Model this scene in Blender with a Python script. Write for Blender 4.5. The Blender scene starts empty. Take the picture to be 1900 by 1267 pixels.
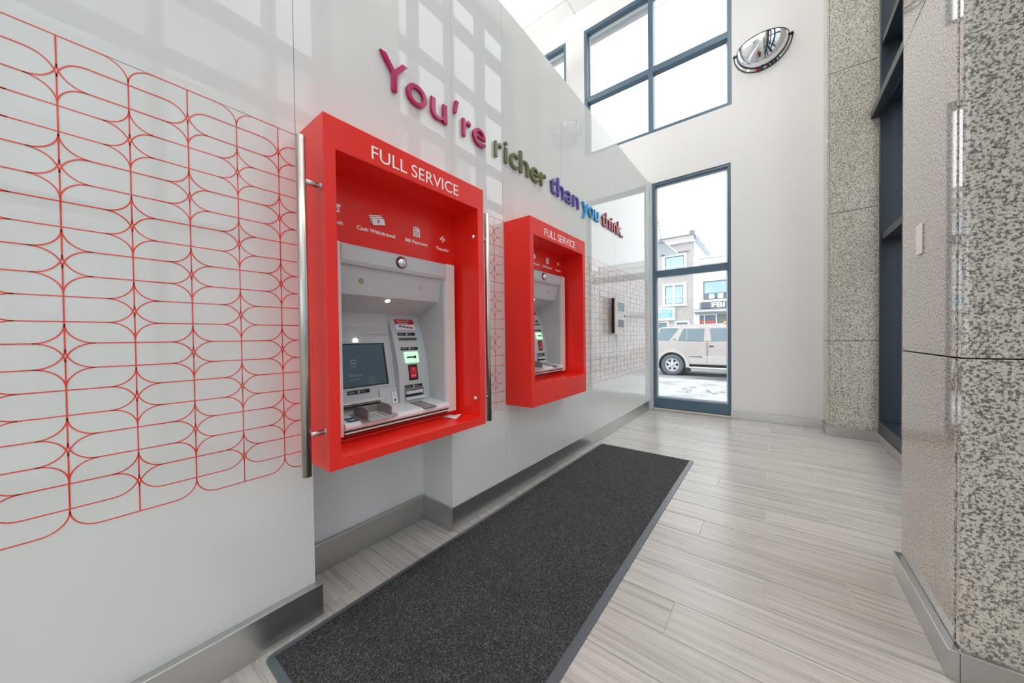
import bpy, bmesh, math, random
from mathutils import Matrix, Vector
random.seed(7)
S = bpy.context.scene
C = S.collection

# ------------------------------------------------------------------ camera
cam_d = bpy.data.cameras.new('camera'); cam = bpy.data.objects.new('camera', cam_d); C.objects.link(cam)
cam_d.sensor_width = 36.0; cam_d.lens = 625.775 / 1900 * 36; cam_d.clip_start = 0.02; cam_d.clip_end = 300
YAW, PITCH, ROLL = -0.657024, -0.0142875, -0.0120937
fwd = Vector((math.sin(YAW) * math.cos(PITCH), math.cos(YAW) * math.cos(PITCH), math.sin(PITCH)))
rt0 = Vector((math.cos(YAW), -math.sin(YAW), 0)); up0 = rt0.cross(fwd)
rt = math.cos(ROLL) * rt0 + math.sin(ROLL) * up0; up = rt.cross(fwd)
mw = Matrix((( rt.x, up.x, -fwd.x, 0), (rt.y, up.y, -fwd.y, 0), (rt.z, up.z, -fwd.z, 1.30), (0, 0, 0, 1)))
cam.matrix_world = mw
S.camera = cam

# ------------------------------------------------------------------ world, exposure
S.view_settings.view_transform = 'Standard'; S.view_settings.look = 'None'
S.view_settings.exposure = 0.0; S.view_settings.gamma = 1.0; S.view_settings.use_curve_mapping = False
W = bpy.data.worlds.new('overcast_sky'); S.world = W; W.use_nodes = True
bg = W.node_tree.nodes['Background']; bg.inputs[0].default_value = (0.94, 0.975, 1.0, 1); bg.inputs[1].default_value = 2.8
S.cycles.max_bounces = 10; S.cycles.diffuse_bounces = 6; S.cycles.glossy_bounces = 5; S.cycles.transparent_max_bounces = 16
S.cycles.caustics_reflective = False; S.cycles.caustics_refractive = False
S.cycles.sample_clamp_indirect = 4.0
LAMP_W = 40.0

# ------------------------------------------------------------------ materials
MATS = {}
def srgb(r, g, b):
    f = lambda v: v / 12.92 if v <= .04045 else ((v + .055) / 1.055) ** 2.4
    return (f(r / 255), f(g / 255), f(b / 255), 1)
def mat(name, col, rough=.5, metal=0., emit=None, es=1., spec=None, coat=0.):
    m = bpy.data.materials.new(name); m.use_nodes = True
    p = m.node_tree.nodes['Principled BSDF']
    p.inputs['Base Color'].default_value = col; p.inputs['Roughness'].default_value = rough; p.inputs['Metallic'].default_value = metal
    if spec is not None: p.inputs['Specular IOR Level'].default_value = spec
    if coat: p.inputs['Coat Weight'].default_value = coat; p.inputs['Coat Roughness'].default_value = .03
    if emit: p.inputs['Emission Color'].default_value = emit; p.inputs['Emission Strength'].default_value = es
    MATS[name] = m; return m
def nt(m): return m.node_tree, m.node_tree.nodes['Principled BSDF']
def node(t, ty, **kw):
    n = t.nodes.new(ty)
    for k, v in kw.items(): setattr(n, k, v)
    return n
def math_node(t, op, a, b=None):
    n = node(t, 'ShaderNodeMath', operation=op)
    for i, v in enumerate((a, b)):
        if v is None: continue
        if isinstance(v, (int, float)): n.inputs[i].default_value = v
        else: t.links.new(v, n.inputs[i])
    return n.outputs[0]
def ramp(t, fac, stops):
    n = node(t, 'ShaderNodeValToRGB'); e = n.color_ramp.elements
    while len(e) < len(stops): e.new(.5)
    for el, (p, c) in zip(e, stops): el.position = p; el.color = c
    t.links.new(fac, n.inputs[0]); return n.outputs[0]
def objcoord(t, scale=(1, 1, 1)):
    tc = node(t, 'ShaderNodeTexCoord'); mp = node(t, 'ShaderNodeMapping'); mp.inputs['Scale'].default_value = scale
    t.links.new(tc.outputs['Object'], mp.inputs[0]); return mp.outputs[0]
def noise(t, vec, scale, detail=3, rough=.5):
    n = node(t, 'ShaderNodeTexNoise'); n.inputs['Scale'].default_value = scale; n.inputs['Detail'].default_value = detail
    n.inputs['Roughness'].default_value = rough; t.links.new(vec, n.inputs['Vector']); return n
def bump(t, p, h, strength, dist=.001):
    b = node(t, 'ShaderNodeBump'); b.inputs['Strength'].default_value = strength; b.inputs['Distance'].default_value = dist
    t.links.new(h, b.inputs['Height']); t.links.new(b.outputs[0], p.inputs['Normal']); return b

# painted walls: faint roller texture
m = mat('white_paint', srgb(238, 236, 235), .55); t, p = nt(m)
bump(t, p, noise(t, objcoord(t), 260, 2).outputs[0], .15, .0008)
mat('ceiling_white', srgb(236, 238, 238), .7)
mat('ceiling_grid', srgb(205, 207, 207), .6)
# back-painted white glass with a slight ripple
m = mat('white_glass', srgb(222, 222, 218), .015); t, p = nt(m); p.inputs['IOR'].default_value = 1.5
bump(t, p, noise(t, objcoord(t, (1, 1, .45)), 1.1, 1).outputs[0], .35, .004)
m = mat('red_line', srgb(226, 66, 42), .015); p = nt(m)[1]; p.inputs['IOR'].default_value = 1.5
mat('seam_grey', srgb(150, 155, 155), .5)
mat('alcove_white', srgb(236, 236, 236), .25)
# satin red paint
m = mat('red_paint', srgb(232, 38, 27), .28); t, p = nt(m)
bump(t, p, noise(t, objcoord(t), 700, 2).outputs[0], .06, .0004)
mat('white_vinyl', srgb(246, 244, 243), .4)
# brushed steel: streaks along the length
def brushed(name, col, rough, sc):
    m = mat(name, col, rough, 1.0); t, p = nt(m)
    n = noise(t, objcoord(t, sc), 1.0, 4, .6)
    r = node(t, 'ShaderNodeMapRange'); r.inputs[3].default_value = rough - .1; r.inputs[4].default_value = rough + .12
    t.links.new(n.outputs[0], r.inputs[0]); t.links.new(r.outputs[0], p.inputs['Roughness'])
    bump(t, p, n.outputs[0], .12, .0006); return m
brushed('steel_along_y', srgb(205, 204, 202), .3, (500, 3, 500))
brushed('steel_along_x', srgb(205, 204, 202), .3, (3, 500, 500))
brushed('steel_bar', srgb(196, 192, 186), .3, (300, 300, 5))
mat('chrome', srgb(225, 228, 230), .03, 1.0)
mat('dark_frame', srgb(76, 101, 119), .3)  # base colour lightened partway, standing in for sky flare on the high frames
mat('bronze_frame', srgb(28, 40, 49), .35, .1)
mat('aluminium', srgb(222, 225, 227), .35, .4)
mat('sill_beige', srgb(205, 197, 184), .5)
mat('black_trim', srgb(26, 34, 40), .35)
mat('rubber', srgb(86, 92, 98), .3)
mat('caulk', srgb(120, 112, 100), .8)
# ATM plastics and metals
m = mat('atm_grey', srgb(196, 198, 199), .38); t, p = nt(m)
bump(t, p, noise(t, objcoord(t), 900, 2).outputs[0], .08, .0003)
mat('atm_trim', srgb(228, 221, 216), .35)
mat('atm_shelf', srgb(228, 229, 230), .3)
mat('atm_dark', srgb(112, 116, 116), .45)
mat('label_grey', srgb(74, 78, 82), .4)
mat('atm_black', srgb(22, 24, 27), .35)
mat('guard_grey', srgb(140, 136, 130), .35)
mat('steel_key', srgb(205, 207, 208), .35, .6)
mat('screen_glass', srgb(20, 36, 46), .04, emit=srgb(60, 84, 98), es=.4, spec=.9)
mat('screen_ink', srgb(70, 84, 92), .06, emit=srgb(104, 116, 122), es=.6)
mat('led_white', srgb(255, 255, 255), .3, emit=(1, 1, 1, 1), es=3.0)
mat('lens_off', srgb(190, 192, 192), .15)
mat('reader_green', srgb(200, 236, 210), .2, emit=srgb(186, 238, 200), es=.75)
mat('card_red', srgb(214, 38, 50), .3)
mat('gold', srgb(214, 178, 96), .3, .8)
mat('sticker_blue', srgb(44, 84, 118), .4)
mat('note_blue', srgb(40, 130, 190), .4); mat('note_teal', srgb(92, 120, 122), .4)
mat('note_pink', srgb(200, 90, 170), .4); mat('note_orange', srgb(226, 92, 52), .4)
mat('label_red', srgb(196, 22, 26), .4)
mat('paper', srgb(240, 236, 230), .7)
mat('brass', srgb(186, 178, 140), .35, .8)
# letters
mat('letter_magenta', srgb(172, 0, 84), .12); mat('letter_olive', srgb(104, 110, 70), .12)
mat('letter_purple', srgb(84, 74, 152), .12); mat('letter_blue', srgb(0, 142, 200), .12); mat('letter_maroon', srgb(150, 44, 56), .12)
# granite
m = mat('granite', (1, 1, 1, 1), .03, spec=.85); t, p = nt(m); oc = objcoord(t)
n1 = noise(t, oc, 120, 2, .6); n2 = noise(t, oc, 260, 2, .6)
c1 = ramp(t, n1.outputs[0], [(.36, srgb(112, 107, 100)), (.45, srgb(156, 150, 141)), (.50, srgb(208, 201, 190)), (.66, srgb(224, 218, 207))])
c2 = ramp(t, n2.outputs[0], [(.30, srgb(110, 106, 102)), (.40, (1, 1, 1, 1))])
mx = node(t, 'ShaderNodeMix', data_type='RGBA', blend_type='MULTIPLY'); mx.inputs[0].default_value = .85
t.links.new(c1, mx.inputs[6]); t.links.new(c2, mx.inputs[7]); t.links.new(mx.outputs[2], p.inputs['Base Color'])
# floor planks: per-plank shade, grain along x
m = mat('floor_plank', (1, 1, 1, 1), .24); t, p = nt(m)
g = node(t, 'ShaderNodeNewGeometry'); oc = objcoord(t, (1.3, 46, 1))
off = node(t, 'ShaderNodeVectorMath', operation='ADD'); cmb = node(t, 'ShaderNodeCombineXYZ')
t.links.new(math_node(t, 'MULTIPLY', g.outputs['Random Per Island'], 37.0), cmb.inputs[0]); t.links.new(math_node(t, 'MULTIPLY', g.outputs['Random Per Island'], 91.0), cmb.inputs[2])
t.links.new(oc, off.inputs[0]); t.links.new(cmb.outputs[0], off.inputs[1])
gn = noise(t, off.outputs[0], 1.0, 6, .68)
gc = ramp(t, gn.outputs[0], [(.28, srgb(154, 148, 141)), (.5, srgb(190, 184, 177)), (.72, srgb(207, 202, 195))])
hs = node(t, 'ShaderNodeHueSaturation'); t.links.new(gc, hs.inputs['Color'])
mr = node(t, 'ShaderNodeMapRange'); mr.inputs[3].default_value = .93; mr.inputs[4].default_value = 1.06
t.links.new(g.outputs['Random Per Island'], mr.inputs[0]); t.links.new(mr.outputs[0], hs.inputs['Value'])
t.links.new(hs.outputs[0], p.inputs['Base Color']); bump(t, p, gn.outputs[0], .12, .0008)
mat('grout', srgb(196, 189, 180), .7)
# mat pile
m = mat('mat_pile', (1, 1, 1, 1), .75); t, p = nt(m); oc = objcoord(t)
a = noise(t, oc, 150, 3, .75); b = noise(t, oc, 5, 3)
c = ramp(t, a.outputs[0], [(.38, srgb(22, 22, 24)), (.52, srgb(54, 55, 57)), (.66, srgb(116, 116, 117))])
c2 = ramp(t, b.outputs[0], [(.3, (.78, .78, .78, 1)), (.7, (1, 1, 1, 1))])
mx = node(t, 'ShaderNodeMix', data_type='RGBA', blend_type='MULTIPLY'); mx.inputs[0].default_value = 1
t.links.new(c, mx.inputs[6]); t.links.new(c2, mx.inputs[7])
v = node(t, 'ShaderNodeTexVoronoi'); v.inputs['Scale'].default_value = 22; t.links.new(oc, v.inputs['Vector'])
sp = math_node(t, 'LESS_THAN', v.outputs['Distance'], .055)
sel = node(t, 'ShaderNodeSeparateColor'); t.links.new(v.outputs['Color'], sel.inputs[0])
sp = math_node(t, 'MULTIPLY', sp, math_node(t, 'GREATER_THAN', sel.outputs[0], .86))
mx2 = node(t, 'ShaderNodeMix', data_type='RGBA'); t.links.new(sp, mx2.inputs[0]); t.links.new(mx.outputs[2], mx2.inputs[6]); mx2.inputs[7].default_value = srgb(210, 200, 178)
t.links.new(mx2.outputs[2], p.inputs['Base Color']); bump(t, p, a.outputs[0], 1.0, .006)
# window glass: lets light through, mirrors by Fresnel
m = bpy.data.materials.new('window_glass'); m.use_nodes = True; MATS['window_glass'] = m; t = m.node_tree; t.nodes.clear()
o = node(t, 'ShaderNodeOutputMaterial'); mxs = node(t, 'ShaderNodeMixShader'); lw = node(t, 'ShaderNodeLayerWeight'); lw.inputs[0].default_value = .5; fz = math_node(t, 'ADD', math_node(t, 'MULTIPLY', math_node(t, 'POWER', lw.outputs['Facing'], 5.0), .92), .03)
tr = node(t, 'ShaderNodeBsdfTransparent'); tr.inputs[0].default_value = (.97, .985, .99, 1); gl = node(t, 'ShaderNodeBsdfGlossy'); gl.inputs['Roughness'].default_value = 0.0
t.links.new(fz, mxs.inputs[0]); t.links.new(tr.outputs[0], mxs.inputs[1]); t.links.new(gl.outputs[0], mxs.inputs[2]); t.links.new(mxs.outputs[0], o.inputs[0])
mat('lamp_diffuser', (1, 1, 1, 1), .4, emit=(1, .965, .92, 1), es=6.0)
# outside
m = mat('snowy_asphalt', (1, 1, 1, 1), .6); t, p = nt(m)
t.links.new(ramp(t, noise(t, objcoord(t, (.5, 1.4, 1)), 1.1, 6, .65).outputs[0], [(.38, srgb(112, 115, 118)), (.62, srgb(176, 178, 180))]), p.inputs['Base Color'])
m = mat('sidewalk', (1, 1, 1, 1), .7); t, p = nt(m)
t.links.new(ramp(t, noise(t, objcoord(t), 1.6, 5, .6).outputs[0], [(.35, srgb(150, 152, 154)), (.6, srgb(196, 198, 200))]), p.inputs['Base Color'])
m = mat('snow', (1, 1, 1, 1), .7); t, p = nt(m)
t.links.new(ramp(t, noise(t, objcoord(t), 4, 5, .7).outputs[0], [(.36, srgb(120, 120, 120)), (.62, srgb(238, 240, 243))]), p.inputs['Base Color'])
m = mat('grey_brick', (1, 1, 1, 1), .8); t, p = nt(m)
tc = node(t, 'ShaderNodeTexCoord'); mp = node(t, 'ShaderNodeMapping'); mp.inputs['Rotation'].default_value = (math.pi / 2, 0, 0); t.links.new(tc.outputs['Object'], mp.inputs[0])
bk = node(t, 'ShaderNodeTexBrick'); bk.inputs['Scale'].default_value = 4; bk.inputs['Color1'].default_value = srgb(184, 178, 175); bk.inputs['Color2'].default_value = srgb(194, 188, 185); bk.inputs['Mortar'].default_value = srgb(198, 193, 190); bk.inputs['Mortar Size'].default_value = .02
t.links.new(mp.outputs[0], bk.inputs[0]); t.links.new(bk.outputs[0], p.inputs['Base Color'])
mat('white_stucco', srgb(240, 241, 242), .7); mat('stone_trim', srgb(238, 238, 238), .6)
mat('slate_grey', srgb(128, 142, 152), .6); mat('cornice_grey', srgb(170, 170, 172), .6)
mat('pane_blue', srgb(178, 204, 218), .08); mat('pane_dark', srgb(104, 128, 142), .08)
mat('sash_white', srgb(240, 242, 244), .4); mat('line_grey', srgb(104, 110, 116), .5)
mat('sign_cyan', srgb(116, 198, 214), .4); mat('sign_dark', srgb(112, 120, 134), .5); mat('shop_red', srgb(232, 96, 84), .5)
mat('street_lamp_orange', srgb(255, 170, 80), .4, emit=srgb(255, 140, 40), es=1.2)
mat('door_dark', srgb(120, 122, 122), .4)
mat('car_paint', srgb(200, 192, 186), .22, .15, coat=.6); mat('car_clad', srgb(208, 201, 196), .4)
mat('car_glass', srgb(126, 146, 154), .05); mat('tyre', srgb(104, 112, 118), .7); mat('car_black', srgb(42, 46, 50), .5); mat('car_rim', srgb(222, 224, 226), .3, .4)  # tyre grey is lightened, street haze put into its base colour
mat('car_under', srgb(70, 70, 70), .8)
mat('frosted_canopy', srgb(232, 240, 242), .15)
mat('office_wall', srgb(196, 197, 198), .8); mat('office_pane', srgb(226, 232, 238), .1)

# ------------------------------------------------------------------ mesh builder
ORG = {}
class MB:
    def __init__(s): s.v = []; s.f = []; s.mi = []; s.sm = []; s.T = Matrix.Identity(4)
    def add(s, vs, fs, m=0, smooth=False):
        b = len(s.v); s.v += [s.T @ Vector(v) for v in vs]
        for f in fs: s.f.append([i + b for i in f]); s.mi.append(m); s.sm.append(smooth)
        return s
    def box(s, x0, x1, y0, y1, z0, z1, m=0):
        v = [(x, y, z) for x in (x0, x1) for y in (y0, y1) for z in (z0, z1)]
        return s.add(v, [(0, 1, 3, 2), (4, 6, 7, 5), (0, 4, 5, 1), (2, 3, 7, 6), (0, 2, 6, 4), (1, 5, 7, 3)], m)
    def prism(s, poly, ax, a, b, m=0, smooth=False):
        # poly in the two other axes, in x,y,z order
        def P(q, d):
            return {'x': (d, q[0], q[1]), 'y': (q[0], d, q[1]), 'z': (q[0], q[1], d)}[ax]
        n = len(poly); v = [P(q, a) for q in poly] + [P(q, b) for q in poly]
        s.add(v, [tuple(range(n))[::-1], tuple(range(n, 2 * n))], m)
        bse = len(s.v) - 2 * n
        for i in range(n):
            j = (i + 1) % n; s.f.append([bse + i, bse + j, bse + n + j, bse + n + i]); s.mi.append(m); s.sm.append(smooth)
        return s
    def ring(s, ax, a, b, o, i, m=0):
        # o, i = (u0,u1,v0,v1) rectangles; hollow slab along ax from a to b
        def P(u, v, d): return {'x': (d, u, v), 'y': (u, d, v), 'z': (u, v, d)}[ax]
        c = lambda r: [(r[0], r[2]), (r[1], r[2]), (r[1], r[3]), (r[0], r[3])]
        v = [P(u, w, d) for d in (a, b) for r in (o, i) for u, w in c(r)]
        fs = []
        for k in range(4):
            l = (k + 1) % 4
            fs += [(k, l, 4 + l, 4 + k), (8 + k, 12 + k, 12 + l, 8 + l), (k, 8 + k, 8 + l, l), (4 + k, 4 + l, 12 + l, 12 + k)]
        return s.add(v, fs, m)
    def tube(s, pts, r, n=12, m=0, caps=True, closed=False):
        pts = [Vector(p) for p in pts]; N = len(pts); b = []; vs = []
        prev = None
        for k, p in enumerate(pts):
            if closed: d = pts[(k + 1) % N] - pts[k - 1]
            else: d = pts[min(k + 1, N - 1)] - pts[max(k - 1, 0)]
            d.normalize()
            if prev is None:
                u = d.orthogonal().normalized()
            else:
                u = (prev - d * prev.dot(d)).normalized()
            prev = u; w = d.cross(u)
            rr = r[k] if isinstance(r, (list, tuple)) else r
            vs += [p + rr * (math.cos(2 * math.pi * i / n) * u + math.sin(2 * math.pi * i / n) * w) for i in range(n)]
        fs = []
        for k in range(N if closed else N - 1):
            l = (k + 1) % N
            for i in range(n):
                j = (i + 1) % n; fs.append((k * n + i, k * n + j, l * n + j, l * n + i))
        s.add(vs, fs, m, True)
        if caps and not closed:
            bse = len(s.v) - N * n
            s.f += [[bse + i for i in range(n)][::-1], [bse + (N - 1) * n + i for i in range(n)]]; s.mi += [m, m]; s.sm += [False, False]
        return s
    def lathe(s, prof, c, ax='y', n=32, m=0, a0=0., a1=2 * math.pi):
        # prof = [(r, h)], revolved about the ax direction through c
        full = abs(a1 - a0 - 2 * math.pi) < 1e-6; K = n if full else n + 1; vs = []
        for r, h in prof:
            for k in range(K):
                t = a0 + (a1 - a0) * k / n; u, w = r * math.cos(t), r * math.sin(t)
                vs.append({'y': (c[0] + u, c[1] + h, c[2] + w), 'x': (c[0] + h, c[1] + u, c[2] + w), 'z': (c[0] + u, c[1] + w, c[2] + h)}[ax])
        fs = []
        for j in range(len(prof) - 1):
            for k in range(n):
                l = (k + 1) % K; fs.append((j * K + k, j * K + l, (j + 1) * K + l, (j + 1) * K + k))
        return s.add(vs, fs, m, True)
    def text(s, txt, size, pos, u=(0, 1, 0), w=(0, 0, 1), thick=.001, m=0, bold=0., width=None, align='l', font_sx=1., bev=0.):
        vs, fs = text_geo(txt, size, thick, bold, bev)
        if not vs: return s
        xs = [v[0] for v in vs]; x0, x1 = min(xs), max(xs); sx = font_sx
        if width: sx = width / (x1 - x0)
        sh = {'l': 0 if not width else x0, 'c': (x0 + x1) / 2, 'r': x1}[align]
        U, Wv = Vector(u), Vector(w); N = U.cross(Wv); P = Vector(pos)
        return s.add([P + U * (v[0] - sh) * sx + Wv * v[1] + N * v[2] for v in vs], fs, m)
    def build(s, name, mats, parent=None, bevel=0., seg=2, weld=True, recalc=True):
        org = Vector(ORG.get(parent.name, (0, 0, 0))) if parent else Vector((0, 0, 0))
        me = bpy.data.meshes.new(name)
        me.from_pydata([tuple(v - org) for v in s.v], [], s.f)
        if not isinstance(mats, (list, tuple)): mats = [mats]
        for k in mats: me.materials.append(MATS[k])
        for pl, mi, sm in zip(me.polygons, s.mi, s.sm): pl.material_index = mi; pl.use_smooth = sm
        if recalc:
            bm = bmesh.new(); bm.from_mesh(me); bmesh.ops.recalc_face_normals(bm, faces=bm.faces); bm.to_mesh(me); bm.free()
        o = bpy.data.objects.new(name, me); C.objects.link(o)
        if parent: o.parent = parent; ORG[o.name] = tuple(org)
        if bevel:
            b = o.modifiers.new('bevel', 'BEVEL'); b.width = bevel; b.segments = seg; b.limit_method = 'ANGLE'; b.angle_limit = math.radians(35)
        return o
_tc = {}
def text_geo(txt, size, thick, bold, bev=0.):
    k = (txt, size, thick, bold, bev)
    if k in _tc: return _tc[k]
    cu = bpy.data.curves.new('lettering', 'FONT'); cu.body = txt; cu.size = size; cu.extrude = thick / 2; cu.offset = bold; cu.resolution_u = 6
    if bev: cu.bevel_depth = bev; cu.bevel_resolution = 2
    ob = bpy.data.objects.new('lettering', cu); me = bpy.data.meshes.new_from_object(ob)
    r = ([tuple(v.co) for v in me.vertices], [tuple(f.vertices) for f in me.polygons])
    bpy.data.objects.remove(ob); bpy.data.curves.remove(cu); bpy.data.meshes.remove(me)
    _tc[k] = r; return r
def tag(o, label=None, cat=None, group=None, kind=None):
    if label: o['label'] = label
    if cat: o['category'] = cat
    if group: o['group'] = group
    if kind: o['kind'] = kind
    return o
def empty(name, loc, label, cat, group=None):
    o = bpy.data.objects.new(name, None); C.objects.link(o); o.location = loc; o.empty_display_size = .1
    ORG[o.name] = tuple(loc); return tag(o, label, cat, group)
def structure(o, label=None): return tag(o, label, None, None, 'structure')
def copy_tree(o, parent=None):
    c = o.copy(); C.objects.link(c)
    if parent: c.parent = parent
    for ch in list(o.children): copy_tree(ch, c)
    return c

GX = -1.70      # face of the glass cladding
EY = 6.20       # inner face of the end wall
CZ = 7.69       # ceiling

# ------------------------------------------------------------------ room shell
def build_floor():
    b = MB(); P = .2235; L = 1.35
    b.box(-5.5, 1.05, -4.0, 6.45, -.06, -.003, 1)
    offs = {0: .655, 1: -.033, 2: .308, 3: -.375}; g = .0027
    for k in range(-22, 25):
        y0 = .868 + k * P; y1 = y0 + P; y0, y1 = max(y0, -4.0), min(y1, 6.2)
        if y1 - y0 < .01: continue
        x = offs[k % 4] - 5 * L
        while x < 1.02:
            a, c = max(x, -5.45), min(x + L, 1.02)
            if c - a > .01: b.box(a + g, c - g, y0 + g, y1 - g, -.004, 0, 0)
            x += L
    return structure(b.build('floor', ['floor_plank', 'grout']), 'grey wood-look plank tile floor')
build_floor()

b = MB(); b.box(-5.5, 1.3, -4.0, 6.45, CZ, CZ + .1, 0)
for x in [-5.5 + .61 * k for k in range(0, 12)]: 
    if abs((x + 3.06) % 1.22) < .7: pass
for k in range(-3, 5): b.box(-3.09 + 1.22 * k - .008, -3.09 + 1.22 * k + .008, -4, EY, CZ - .004, CZ + .001, 1)
for k in range(-3, 5): b.box(-5.5, 1.3, 4.6 + 1.22 * (k - 2) - .008, 4.6 + 1.22 * (k - 2) + .008, CZ - .004, CZ + .001, 1)
structure(b.build('ceiling', ['ceiling_white', 'ceiling_grid']), 'white ceiling of large flat panels')

# end wall with three openings
def wall_cells(b, ax, a, bb, u0, u1, v0, v1, holes, m=0):
    us = sorted({u0, u1, *[h[0] for h in holes], *[h[1] for h in holes]}); vs = sorted({v0, v1, *[h[2] for h in holes], *[h[3] for h in holes]})
    us = [u for u in us if u0 <= u <= u1]; vs = [v for v in vs if v0 <= v <= v1]
    for i in range(len(us) - 1):
        run = None
        for j in range(len(vs) - 1):
            cu, cv = (us[i] + us[i + 1]) / 2, (vs[j] + vs[j + 1]) / 2
            if any(h[0] < cu < h[1] and h[2] < cv < h[3] for h in holes): continue
            q = (us[i], us[i + 1], vs[j], vs[j + 1])
            if ax == 'y': b.box(q[0], q[1], a, bb, q[2], q[3], m)
            else: b.box(a, bb, q[0], q[1], q[2], q[3], m)
b = MB()
H1 = (-1.655, -.50, .03, 3.935); H2 = (-2.915, -.485, 4.81, 7.26); H3 = (-4.75, -3.31, 4.81, 7.26)
wall_cells(b, 'y', EY, EY + .25, -5.6, 1.6, -.2, CZ + .1, [H1, H2, H3])
structure(b.build('wall_end', 'white_paint'), 'white end wall with tall windows')
b = MB(); b.box(-5.6, -5.5, -4, EY, 0, CZ); structure(b.build('wall_left_rear', 'white_paint'))
b = MB(); H6 = (-1.4, .9, .1, 3.4); wall_cells(b, 'y', -4.15, -4.0, -5.6, 1.4, 0, CZ, [H6]); structure(b.build('wall_back', 'white_paint'), 'white wall behind the photographer')

# windows in the end wall
def window(name, h, rails, mulls, label, fw=.062, bottom=None, y0=EY + .012, y1=EY + .12, fm='dark_frame'):
    u0, u1, v0, v1 = h; bot = bottom or fw
    b = MB(); b.ring('y', y0, y1, (u0, u1, v0, v1), (u0 + fw, u1 - fw, v0 + bot, v1 - fw))
    w = structure(b.build(name, fm, bevel=.003), label)
    for z, hh in rails: MB().box(u0 + fw, u1 - fw, y0 + .012, y1 - .01, z - hh / 2, z + hh / 2).build('rail', fm, w, bevel=.003)
    for x, ww in mulls: MB().box(x - ww / 2, x + ww / 2, y0 + .006, y1 - .005, v0 + bot, v1 - fw).build('mullion', fm, w, bevel=.003)
    us = [u0 + fw] + [x for x, _ in mulls] + [u1 - fw]; vs = [v0 + bot] + [z for z, _ in rails] + [v1 - fw]
    for i in range(len(us) - 1):
        for j in range(len(vs) - 1):
            MB().box(us[i], us[i + 1], y1 - .035, y1 - .029, vs[j], vs[j + 1]).build('pane', 'window_glass', w)
            q = MB(); q.ring('y', y1 - .045, y1 - .02, (us[i], us[i + 1], vs[j], vs[j + 1]), (us[i] + .024, us[i + 1] - .024, vs[j] + .03, vs[j + 1] - .03))
            q.build('glazing_bead', 'aluminium', w)
    return w
window('window_1', H1, [(2.36, .11)], [], 'floor-height window looking onto the street', .044, .17)
window('window_2', H2, [(5.915, .10)], [(-1.675, .085)], 'high four-pane window above the street window', .058, None, EY + .012, EY + .16)
window('window_3', H3, [(5.915, .10)], [], 'high window beyond the glass partition', .058, None, EY + .012, EY + .16)
window('window_6', H6, [(2.3, .08)], [(-.25, .08)], 'added unseen window in the back wall, letting in daylight', .06, .12, -4.12, -4.02)  # added out of view to light the rear-facing sides
b = MB(); b.box(-1.655, -.50, EY - .05, EY + .03, .0, .03); structure(b.build('trim_1', 'sill_beige', bevel=.012, seg=3), 'pale threshold strip under the street window')
b = MB(); b.box(-1.735, -1.685, 6.10, EY, .0, 3.95); b.box(-1.685, -1.657, 6.15, EY, .0, 3.95)
structure(b.build('trim_2', 'aluminium', bevel=.003), 'aluminium channel at the end of the glass cladding')

# partition behind the glass cladding: solid core with the alcove and the machine openings
b = MB()
wall_cells(b, 'x', -2.03, GX - .013, -4.0, 6.10, 0, 3.945, [(.67, 1.53, 0, 2.12), (2.16, 3.0, .85, 2.10)])
b.box(-2.6, -2.03, -4.0, 6.15, 0, 3.945)
WL = structure(b.build('wall_left', 'alcove_white'), 'glass-clad partition wall with pattern of red outlines')
# the pattern: interlocking rounded squares
def pattern_lines():
    T, P, s, q, R = 2.22, .286, .1435, .077, .0585
    Y0 = -.0185; B = .728
    lines = []
    full = []
    def stad(yc, zb, zt): return (yc - s, yc + s, zb, zt)
    fam = []
    for c in range(-24, 46):
        yc = Y0 + c * s; even = c % 2 == 0
        base = T if even else T - P / 2
        for o in (0, q):
            for k in range(-2, 8):
                zt = base + o - k * P; zb = zt - P
                if zb > T - .1 or zt < B + .1: continue
                fam.append(stad(yc, zb, zt) + ((0 if even else 2) + (0 if o == 0 else 1),))
    full = [f for f in fam if f[3] <= T + 1e-3 and f[2] >= B - .012]
    def inside(y, z):
        for a, c, d, e, _ in full:
            if not (a - 1e-4 <= y <= c + 1e-4 and d - 1e-4 <= z <= e + 1e-4): continue
            yy = max(a + R - y, y - (c - R), 0); zz = max(d + R - z, z - (e - R), 0)
            if yy * yy + zz * zz <= (R + 2e-4) ** 2: return True
        return False
    segs = {}
    for a, c, d, e, lv in fam:
        pts = []
        for (cy, cz, t0) in ((c - R, e - R, 0), (a + R, e - R, 90), (a + R, d + R, 180), (c - R, d + R, 270)):
            for k in range(9):
                t = math.radians(t0 + k * 90 / 8); pts.append((cy + R * math.cos(t), cz + R * math.sin(t)))
        pts.append(pts[0])
        for p0, p1 in zip(pts, pts[1:]):
            n = 6 if abs(p0[1] - p1[1]) + abs(p0[0] - p1[0]) > .03 else 1
            for i in range(n):
                q0 = (p0[0] + (p1[0] - p0[0]) * i / n, p0[1] + (p1[1] - p0[1]) * i / n); q1 = (p0[0] + (p1[0] - p0[0]) * (i + 1) / n, p0[1] + (p1[1] - p0[1]) * (i + 1) / n)
                if inside((q0[0] + q1[0]) / 2, (q0[1] + q1[1]) / 2):
                    kk = lambda q: (int((q[0] + 10) * 1000 + .317), int((q[1] + 10) * 1000 + .317)); key = tuple(sorted((kk(q0), kk(q1))))
                    segs[key + (lv,)] = (q0, q1, lv)
    return list(segs.values())
SEGS = pattern_lines()
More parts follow.
